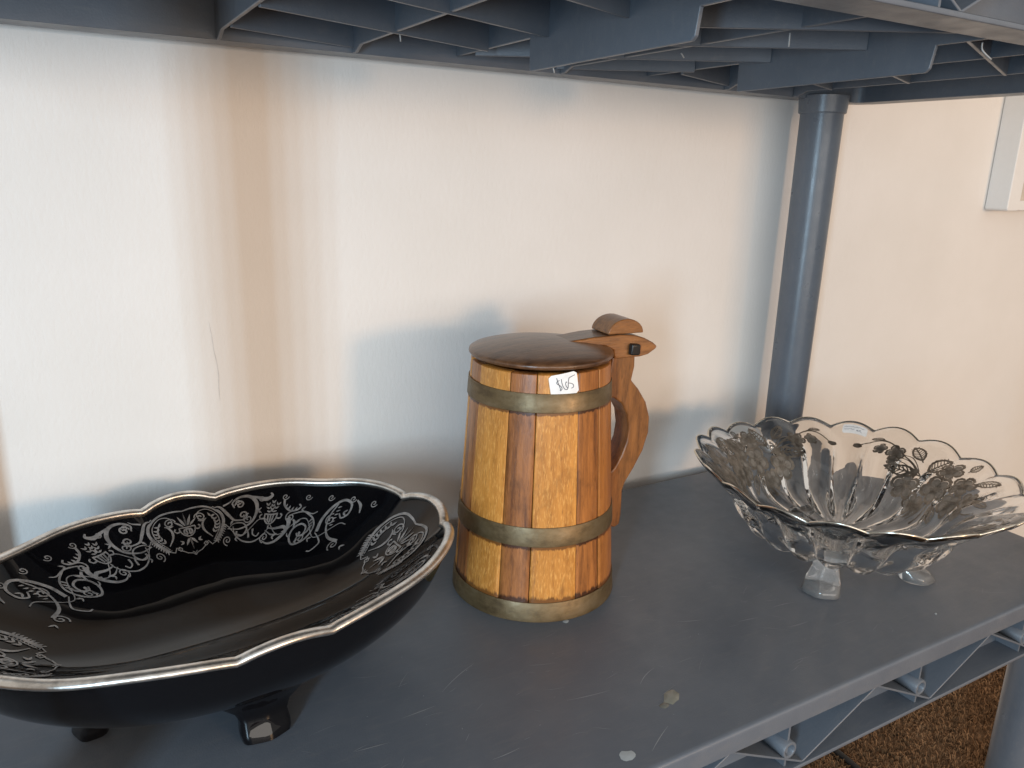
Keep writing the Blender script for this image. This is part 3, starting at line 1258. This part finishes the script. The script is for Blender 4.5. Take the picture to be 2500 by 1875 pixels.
def side_motif():
    """scroll, small urn and spiral between a long side cartouche and an end cartouche"""
    S = []
    # leafy tendril from the cartouche
    S.append((c2([(2.3, 0.75), (2.9, 0.95), (3.5, 1.8), (4.1, 2.5), (4.9, 2.6)]), wtap(0.08, 0.26, 0.10)))
    S.append((spiral(4.85, 2.15, 0.45, 0.05, 90, -1.35), wtap(0.16, 0.10)))
    S.append((c2([(3.2, 0.95), (3.7, 0.75), (3.95, 0.5)]), wtap(0.18, 0.06)))
    S.append(leaf2(4.0, 2.5, 120, 0.5, 0.2))
    # C scroll with beads
    S.append((c2([(4.1, 1.35), (3.95, 0.85), (4.5, 0.45), (5.3, 0.55), (5.9, 1.2), (6.0, 2.1), (5.6, 2.95), (4.6, 3.4), (3.5, 3.25)]), wtap(0.10, 0.30, 0.08)))
    S.append((spiral(4.55, 1.15, 0.42, 0.06, 180, 1.4), wtap(0.12, 0.14)))
    S.append((c2([(5.3, 0.5), (6.0, 0.75), (6.7, 0.95), (7.1, 0.7), (6.95, 0.45)]), wtap(0.10, 0.34, 0.10)))
    # loop under the scroll
    S.append((c2([(3.6, 3.2), (4.1, 2.85), (4.9, 2.9), (5.3, 3.4), (5.0, 4.0), (4.4, 3.9), (4.35, 3.6)]), wtap(0.06, 0.14, 0.18)))
    S.append((c2([(4.0, 3.1), (4.2, 3.9), (5.0, 4.55), (6.1, 4.7), (7.0, 4.2), (7.4, 3.5)]), wtap(0.08, 0.14, 0.10)))
    S.append((c2([(5.2, 3.3), (5.5, 3.8), (5.6, 4.3)]), wtap(0.08, 0.20)))
    S.append((c2([(5.9, 3.5), (6.0, 4.0), (6.4, 4.2), (6.6, 3.9)]), wtap(0.18, 0.10, 0.14)))
    # small urn
    ux = 7.35
    S.append((c2([(ux - 0.55, 2.3), (ux - 0.5, 2.7), (ux - 0.25, 3.05), (ux, 3.12), (ux + 0.25, 3.05), (ux + 0.5, 2.7), (ux + 0.55, 2.3)]), 0.12))
    for dx in (-0.25, 0.0, 0.25):
        S.append(([(ux + dx, 2.35), (ux + dx * 0.7, 2.95)], 0.13))
    S.append((c2([(ux - 0.6, 2.25), (ux, 2.32), (ux + 0.6, 2.25)]), 0.13))
    for sg in (-1, 1):
        S.append((c2([(ux + sg * 0.5, 2.6), (ux + sg * 0.85, 2.65), (ux + sg * 0.98, 2.4), (ux + sg * 0.8, 2.25)]), wtap(0.14, 0.10, 0.12)))
        for q in range(3):
            S.append(leaf2(ux + sg * (0.12 + 0.14 * q), 2.1 - 0.28 * q, -90 + sg * (70 - 15 * q), 0.34, 0.15))
            S.append(leaf2(ux + sg * (0.10 + 0.14 * q), 2.1 - 0.28 * q, -90 - sg * 20, 0.30, 0.13))
    for q in range(3):
        S.append(leaf2(ux, 1.95 - 0.3 * q, -60, 0.3, 0.14))
        S.append(leaf2(ux, 1.95 - 0.3 * q, -120, 0.3, 0.14))
    S.append(leaf2(ux, 3.2, 90, 0.5, 0.14))
    S.append((c2([(ux, 3.5), (ux + 0.7, 3.55), (ux + 1.5, 3.4), (ux + 1.8, 3.7), (ux + 1.5, 3.85)]), wtap(0.08, 0.30, 0.10)))
    S.append((c2([(ux - 0.2, 3.7), (ux + 0.5, 4.1), (ux + 1.1, 4.05)]), wtap(0.06, 0.12, 0.16)))
    # crescent above
    S.append((c2([(8.2, 1.1), (8.35, 1.6), (8.9, 2.0), (9.5, 1.95), (9.75, 1.65), (9.55, 1.45)]), wtap(0.18, 0.14, 0.12)))
    for q in range(4):
        S.append(leaf2(8.45 + 0.3 * q, 1.75 + 0.12 * min(q, 2), -70, 0.32, 0.15))
    # ribbed horn
    S.append((c2([(9.0, 2.6), (9.25, 3.2), (9.1, 4.0), (8.5, 4.7), (7.7, 4.9), (7.0, 4.6)]), wtap(0.38, 0.30, 0.06)))
    S.append((c2([(8.95, 2.55), (9.4, 2.25), (10.2, 2.05), (11.0, 2.2), (11.4, 2.0)]), wtap(0.08, 0.12, 0.08)))
    # big spiral with a leafy back
    S.append((c2([(10.3, 2.05), (11.3, 2.6), (11.75, 3.4), (11.5, 4.4), (10.6, 4.9), (9.9, 4.4), (9.85, 3.6), (10.4, 3.1), (11.0, 3.3), (11.1, 3.9), (10.7, 4.15), (10.4, 3.9)]), wtap(0.12, 0.18, 0.12)))
    for q in range(6):
        t = q / 5
        S.append(leaf2(11.25 + 0.3 * sin(t * 3), 2.55 + 1.3 * t, 115 + 20 * t, 0.5, 0.15))
    S.append((c2([(9.9, 3.6), (9.75, 3.0), (9.5, 2.75)]), wtap(0.10, 0.22, 0.14)))
    S.append(leaf2(9.8, 3.1, -40, 0.5, 0.2))
    S.append(leaf2(10.6, 3.75, 60, 0.4, 0.26))
    S.append(leaf2(10.6, 4.75, -60, 0.45, 0.2))
    S.append((c2([(9.95, 4.3), (9.6, 4.2), (9.45, 3.95)]), wtap(0.14, 0.08)))
    # running vine that ties the motifs together
    vx = [3.0 + 0.55 * q for q in range(22)]
    S.append((c2([(x, 3.35 + 0.75 * sin(x * 1.65)) for x in vx], 5), 0.075))
    for q in range(7):
        x = 3.45 + 1.9 * q
        up_ = q % 2 == 0
        S.append((spiral(x, 4.35 if up_ else 2.55, 0.50, 0.05, 90 if up_ else -90, 1.5 if up_ else -1.5, 22), wtap(0.10, 0.11)))
        S.append(leaf2(x + 0.75, 4.3 if up_ else 1.9, -30 if up_ else 30, 0.45, 0.16))
        S.append(leaf2(x + 0.75, 4.3 if up_ else 1.9, 40 if up_ else -40, 0.40, 0.14))
        S.append((spiral(x + 0.95, 0.85, 0.30, 0.04, 0, 1.3, 16), wtap(0.07, 0.09)))
    # long C near the end cartouche
    S.append((c2([(12.3, 3.6), (12.15, 2.6), (12.5, 1.6), (13.2, 1.0), (14.0, 1.2), (14.2, 1.9), (13.8, 2.3), (13.4, 2.0)]), wtap(0.30, 0.18, 0.10)))
    S.append((c2([(12.9, 1.3), (12.7, 2.2), (13.0, 3.2), (13.8, 3.9), (14.9, 4.0)]), wtap(0.10, 0.14, 0.26)))
    for q in range(6):
        S.append(leaf2(13.0 + 0.03 * q, 1.6 + 0.28 * q, -25, 0.34, 0.12))
    S.append((c2([(12.2, 3.7), (12.9, 4.1), (13.3, 4.5), (13.0, 5.2), (12.6, 5.3)]), wtap(0.08, 0.14, 0.10)))
    S.append((c2([(14.3, 0.9), (14.8, 1.2), (15.1, 1.7)]), wtap(0.10, 0.22, 0.08)))
    return S


parts = []


def stamp(S, m0, sg, sx=1.0, sy=1.0):
    def mp(x, y):
        return bowl_surf(m0 + sg * x * 0.01 * sx, 0.004 + y * 0.01 * sy)
    for pts, w in S:
        if len(pts) == 2:
            (x0, y0), (x1, y1) = pts
            pts = [(x0 + (x1 - x0) * t / 3, y0 + (y1 - y0) * t / 3) for t in range(4)]
        elif len(pts) <= 5:
            dense = []
            for i in range(len(pts) - 1):
                dense += [(pts[i][0] + (pts[i + 1][0] - pts[i][0]) * t / 3, pts[i][1] + (pts[i + 1][1] - pts[i][1]) * t / 3) for t in range(3)]
            pts = dense + [pts[-1]]
        parts.append(ribbon(pts, w, mp, 1.0))


HM = half_motif()
SM = side_motif()
qs = QL / 0.208
for base in (0.0, QL, 2 * QL, 3 * QL):
    parts = []
    for sg in (-1, 1):
        stamp(HM, base, sg, 1.05, 1.0)
    mesh_obj('silver_cartouche', *merge(parts), M_ORN, bb, True)
for base in (0.0, 2 * QL):
    for sg in (-1, 1):
        parts = []
        stamp(SM, base, sg, qs, 1.0)
        mesh_obj('silver_scroll', *merge(parts), M_ORN, bb, True)

# ------------------------------------------------------------------ clear glass bowl with silver flowers
GX, GY = 0.5475, 0.3880
gb = thing('glass_bowl', 'clear scalloped glass bowl on feet with silver flower overlay', 'bowl', (GX, GY, 0))
NL = 20
GR = 0.1240
GZ = 0.0855


def globe(phi):
    return abs(cos(phi * NL / 2 + 0.3))


g_in = [(1.0, GZ), (0.985, GZ - 0.0012), (0.93, GZ - 0.0050), (0.84, GZ - 0.0115), (0.745, GZ - 0.0190), (0.665, GZ - 0.0290), (0.605, GZ - 0.0405), (0.53, GZ - 0.0505), (0.42, GZ - 0.0565), (0.25, GZ - 0.0590), (0.0, GZ - 0.0595)]
g_out = [(1.0, GZ - 0.0025), (0.985, GZ - 0.0050), (0.93, GZ - 0.0095), (0.85, GZ - 0.0165), (0.765, GZ - 0.0250), (0.70, GZ - 0.0350), (0.655, GZ - 0.0465), (0.585, GZ - 0.0575), (0.46, GZ - 0.0645), (0.25, GZ - 0.0680), (0.0, GZ - 0.0685)]
GI = smooth_prof(g_in, 5)
GO = smooth_prof(g_out, 5)


def gpt(phi, s, z, inside):
    q = globe(phi) - 0.64
    edge = max(0.0, (s - 0.72) / 0.28) ** 1.4
    rib = max(0.0, min(1.0, (s - 0.15) / 0.35)) * max(0.0, min(1.0, (0.97 - s) / 0.2))
    amp = 0.034 * edge * (1 + 0.45 * sin(3.0 * phi + 1.0)) + (0.010 if inside else 0.066) * rib
    k = s * (1 + amp * q)
    dz = (0.0052 * q + 0.0016 * sin(3.0 * phi + 0.4) + 0.0010 * sin(7 * phi)) * edge - (0.0 if inside else 0.0035 * q * rib)
    if inside:
        # pressed star points running up from the base
        dz += 0.0045 * q * max(0, min(1, (0.64 - s) / 0.1)) * max(0, min(1, (s - 0.15) / 0.2))
    k *= 1 + 0.035 * cos(phi + math.radians(35)) * edge
    return Vector((GR * k * cos(phi), GR * 1.04 * k * sin(phi), z + dz))


NG = 400
V, Fc = [], []
rows_ = [(s, z, True) for s, z in list(reversed(GI))[1:]] + [(1.0085, GZ - 0.0012, False)] + [(s, z, False) for s, z in GO[1:-1]]
V.append(gpt(0, 0, GI[-1][1], True))
for s, z, ins in rows_:
    for k in range(NG):
        V.append(gpt(2 * PI * k / NG, s, z, ins))
V.append(gpt(0, 0, GO[-1][1], False))
for k in range(NG):
    Fc.append((0, 1 + k, 1 + (k + 1) % NG))
for i in range(len(rows_) - 1):
    for k in range(NG):
        a, b = 1 + i * NG + k, 1 + i * NG + (k + 1) % NG
        Fc.append((a, b, b + NG, a + NG))
last = 1 + (len(rows_) - 1) * NG
for k in range(NG):
    Fc.append((last + k, last + (k + 1) % NG, len(V) - 1))
mesh_obj('bowl_body', V, Fc, M_GLS, gb, True)
path = [gpt(2 * PI * k / NG, 1.004, GZ - 0.0006, True) for k in range(NG)]
v, f = tube(path, (0.0008, 0.0008), 8, True)
mesh_obj('silver_rim', v, f, mat_silver('bright_silver_rim', (0.70, 0.66, 0.56), (0.92, 0.89, 0.80), 0.25, 60), gb, True)

gsecs = [(0.018, 0.0, 0.0130, 0.0110), (0.0185, 0.0014, 0.0146, 0.0135), (0.0150, 0.007, 0.0136, 0.0120), (0.008, 0.012, 0.0114, 0.0085), (0.003, 0.016, 0.0098, 0.0070), (0.0, 0.0205, 0.0105, 0.0075), (-0.001, 0.0225, 0.012, 0.009)]
gf = None
for ang in (211, 303, 77):
    a = math.radians(ang)
    if gf is None:
        gf = mesh_obj('foot', *foot_mesh(gsecs, 48, 0.14, 2.7), M_FOOT, gb, True)
        o = gf
    else:
        o = gf.copy()
        COL.objects.link(o)
    o.location = (0.046 * cos(a), 0.046 * sin(a), 0)
    o.rotation_euler = (0, 0, a)

# flower overlay drawn in cm: x along the rim direction, y down from the rim on the inside wall
gpl = [0.0]
for i in range(1, len(GI)):
    gpl.append(gpl[-1] + math.hypot((GI[i][0] - GI[i - 1][0]) * GR, GI[i][1] - GI[i - 1][1]))


def g_surf(phi, d, off=0.0005):
    i = lut(gpl, d)
    i0 = min(int(i), len(GI) - 2)
    fr = i - i0
    s = GI[i0][0] + (GI[i0 + 1][0] - GI[i0][0]) * fr
    z = GI[i0][1] + (GI[i0 + 1][1] - GI[i0][1]) * fr
    p = gpt(phi, s, z, True)
    e1 = gpt(phi + 0.01, s, z, True) - gpt(phi - 0.01, s, z, True)
    e2 = gpt(phi, GI[i0 + 1][0], GI[i0 + 1][1], True) - gpt(phi, GI[i0][0], GI[i0][1], True)
    nn = e1.cross(e2)
    nn.normalize()
    if nn.z < 0:
        nn = -nn
    return p + nn * off


def gmap(ang0, sg=1):
    def mp(x, y, off=0.0005):
        d = max(0.25, y) * 0.01
        # arc length at this depth
        i = lut(gpl, d)
        i0 = min(int(i), len(GI) - 1)
        r = max(0.03, GI[i0][0] * GR)
        rr_ = 0.35 * GR + 0.65 * r
        return g_surf(math.radians(ang0) - sg * x * 0.01 / rr_, d, off)
    return mp


def fill_ring(outer_, inner_, mp):
    V = [mp(*p) for p in outer_] + [mp(*p) for p in inner_]
    n = len(outer_)
    return V, [(i, (i + 1) % n, n + (i + 1) % n, n + i) for i in range(n)]


def fan(pts, c, mp, off=0.0005):
    """subdivided fan so that it follows the curved wall"""
    V = [mp(c[0], c[1], off)]
    n = len(pts)
    K = 3
    for q in range(1, K + 1):
        for p in pts:
            V.append(mp(c[0] + (p[0] - c[0]) * q / K, c[1] + (p[1] - c[1]) * q / K, off))
    Fc = [(0, 1 + i, 1 + (i + 1) % n) for i in range(n)]
    for q in range(K - 1):
        b = 1 + q * n
        Fc += [(b + i, b + n + i, b + n + (i + 1) % n, b + (i + 1) % n) for i in range(n)]
    return V, Fc


D_, L_ = [], []      # dark and pale overlay pieces


def flower(cx, cy, r, mp, rot=0.0, open_=True):
    n = 60
    ol, il = [], []
    for k in range(n):
        a = 2 * PI * k / n + rot
        pet = abs(sin(2.5 * (a - rot)))
        ro = r * (0.66 + 0.34 * pet ** 0.6 + 0.03 * sin(23 * a))
        ri = r * (0.42 + 0.36 * pet ** 0.7)
        ol.append((cx + ro * cos(a), cy + ro * sin(a)))
        il.append((cx + ri * cos(a), cy + ri * sin(a)))
    D_.append(fill_ring(ol, il, mp))
    L_.append(fan([(cx + (x - cx) * 0.97, cy + (y - cy) * 0.97) for x, y in il], (cx, cy), mp, 0.00035))
    for k in range(5):
        a = rot + 2 * PI * k / 5
        D_.append(ribbon([(cx + r * t * cos(a), cy + r * t * sin(a)) for t in (0.1, 0.25, 0.4, 0.55)], 0.06 * r, lambda x, y: mp(x, y, 0.0006)))
    for k in range(11):
        a = rot + 0.3 + 2 * PI * k / 11
        D_.append(ribbon([(cx + r * t * cos(a), cy + r * t * sin(a)) for t in (0.08, 0.18, 0.27, 0.33)], lambda t: r * (0.03 + 0.07 * t), lambda x, y: mp(x, y, 0.0007)))
    D_.append(fan([(cx + 0.12 * r * cos(2 * PI * k / 10), cy + 0.12 * r * sin(2 * PI * k / 10)) for k in range(10)], (cx, cy), mp, 0.0007))


def leaf(x, y, ang, L, W, mp, veins=True):
    a = math.radians(ang)
    c, s = cos(a), sin(a)
    n = 40
    ol, il = [], []
    for k in range(n):
        t = k / n
        if t < 0.5:
            u, sg = t * 2, 1
        else:
            u, sg = 2 - t * 2, -1
        w = W * sin(PI * min(u * 1.0, 1)) ** 0.75 * (1 - 0.35 * u) * (1 + 0.05 * sin(40 * u))
        for lst, kk in ((ol, 1.0), (il, 0.70)):
            uu = 0.5 + (u - 0.5) * (1.0 if kk == 1 else 0.76)
            lx, ly = uu * L, sg * w * kk * 0.5
            lst.append((x + lx * c - ly * s, y + lx * s + ly * c))
    D_.append(fill_ring(ol, il, mp))
    D_.append(ribbon([(x + c * L * t, y + s * L * t) for t in (-0.1, 0.1, 0.3, 0.5, 0.7, 0.9)], 0.06 * W + 0.03, lambda p, q: mp(p, q, 0.0006)))
    for k in range(6):
        u = 0.16 + 0.12 * k
        for sg in (-1, 1):
            w = W * 0.5 * sin(PI * u) ** 0.75 * (1 - 0.35 * u)
            p0 = (u * L, 0)
            p1 = (u * L + 0.14 * L, sg * w * 0.85)
            pts = [(p0[0] + (p1[0] - p0[0]) * t, p0[1] + (p1[1] - p0[1]) * t) for t in (0, 0.33, 0.66, 1)]
            D_.append(ribbon([(x + lx * c - ly * s, y + lx * s + ly * c) for lx, ly in pts], 0.05 * L * 0.5 + 0.02, lambda p, q: mp(p, q, 0.00055)))


def stem(pts, w, mp):
    D_.append(ribbon(c2(pts, 6), w, lambda x, y: mp(x, y, 0.00045)))


def spray(ang0, sg, k=1.0):
    mp0 = gmap(ang0, sg)

    def mp(x, y, off=0.0005):
        return mp0(x * k, y * k, off)
    # bud tip
    stem([(-4.6, 1.75), (-4.1, 1.25), (-3.3, 1.15), (-2.2, 1.5), (-1.0, 2.1), (0.2, 2.8)], 0.09, mp)
    D_.append(fan([(-4.7 + 0.28 * cos(q * PI / 6), 1.85 + 0.2 * sin(q * PI / 6)) for q in range(12)], (-4.7, 1.85), mp))
    leaf(-3.4, 1.1, -170, 0.9, 0.35, mp)
    flower(-3.35, 1.75, 0.42, mp, 0.3)
    flower(-2.35, 1.75, 0.62, mp, 0.9)
    flower(-2.2, 2.3, 0.40, mp, 0.2)
    for q in range(4):
        stem([(-1.9, 1.6 + 0.28 * q), (-1.2, 1.75 + 0.3 * q), (-0.2, 2.5 + 0.15 * q)], 0.06, mp)
    leaf(-0.6, 1.75, -140, 1.5, 0.85, mp)
    leaf(0.25, 2.3, -75, 1.75, 1.25, mp)
    leaf(-0.1, 2.75, 178, 2.4, 1.0, mp)
    flower(-0.45, 3.65, 1.0, mp, 0.1)
    flower(1.35, 1.6, 0.8, mp, 0.5)
    flower(1.65, 3.05, 1.05, mp, 0.8)
    flower(0.75, 4.45, 0.75, mp, 1.1)
    flower(3.0, 2.0, 0.85, mp, 0.2)
    flower(3.5, 3.4, 0.9, mp, 0.6)
    leaf(2.3, 3.9, 50, 1.5, 0.8, mp)
    leaf(1.5, 4.1, 105, 1.6, 0.6, mp)
    leaf(3.4, 1.5, -30, 1.5, 0.8, mp)
    leaf(2.2, 1.1, -80, 0.8, 0.6, mp)
    flower(4.5, 2.5, 0.65, mp, 0.4)
    flower(5.0, 3.4, 0.45, mp, 0.4)
    leaf(4.9, 2.2, -10, 1.5, 0.6, mp)
    stem([(2.5, 3.5), (4.0, 3.0), (5.5, 3.1), (6.5, 2.5)], 0.08, mp)
    for q in range(5):
        stem([(1.2 + 0.25 * q, 4.0), (0.9 + 0.35 * q, 4.9), (0.4 + 0.5 * q, 5.6)], 0.10, mp)


for sp in ((-6, 1, 1.48), (80, -1, 1.50), (122, -1, 1.38), (172, 1, 1.1), (262, 1, 0.95)):
    D_.clear()
    L_.clear()
    spray(*sp)
    fl = mesh_obj('flower_overlay', *merge(D_), M_FLO, gb, True)
    mesh_obj('petal_fill', *merge(L_), M_FLT, fl, True)

# paper label on the glass, with small faint lines of writing
mp = gmap(33, 1)
V, Fc = [], []
nu, nv = 12, 6
for j in range(nv + 1):
    w = -1 + 2 * j / nv
    half = 1.10 - (0.10 if j in (0, nv) else 0)
    for i in range(nu + 1):
        V.append(mp((-half + 2 * half * i / nu), 0.95 + 0.52 * w, 0.0006))
for j in range(nv):
    for i in range(nu):
        a = j * (nu + 1) + i
        Fc.append((a, a + 1, a + nu + 2, a + nu + 1))
lab = mesh_obj('paper_label', V, Fc, M_PAPER, gb, True)
lab['label'] = 'small white paper label with faint handwriting'
parts = []
rn = random.Random(9)
for row, (y, x0, x1) in enumerate(((0.72, -0.95, 0.85), (1.02, -0.92, -0.05))):
    pts = []
    x = x0
    while x < x1:
        pts.append((x, y + rn.uniform(-0.07, 0.07)))
        x += 0.045
    parts.append(ribbon(pts, 0.035, lambda a, b: mp(a, b, 0.0008)))
for s in ([(0.12, 1.0), (0.17, 1.12), (0.24, 0.98), (0.22, 1.18)], [(0.34, 0.98), (0.36, 1.15), (0.40, 1.0), (0.55, 0.98)], [(0.5, 0.95), (0.46, 1.12), (0.62, 1.18)]):
    parts.append(ribbon(c2(s, 4), 0.04, lambda a, b: mp(a, b, 0.0008)))
mesh_obj('handwriting', *merge(parts), mat_plain('grey_ink', (0.22, 0.22, 0.26), 0.6), lab)
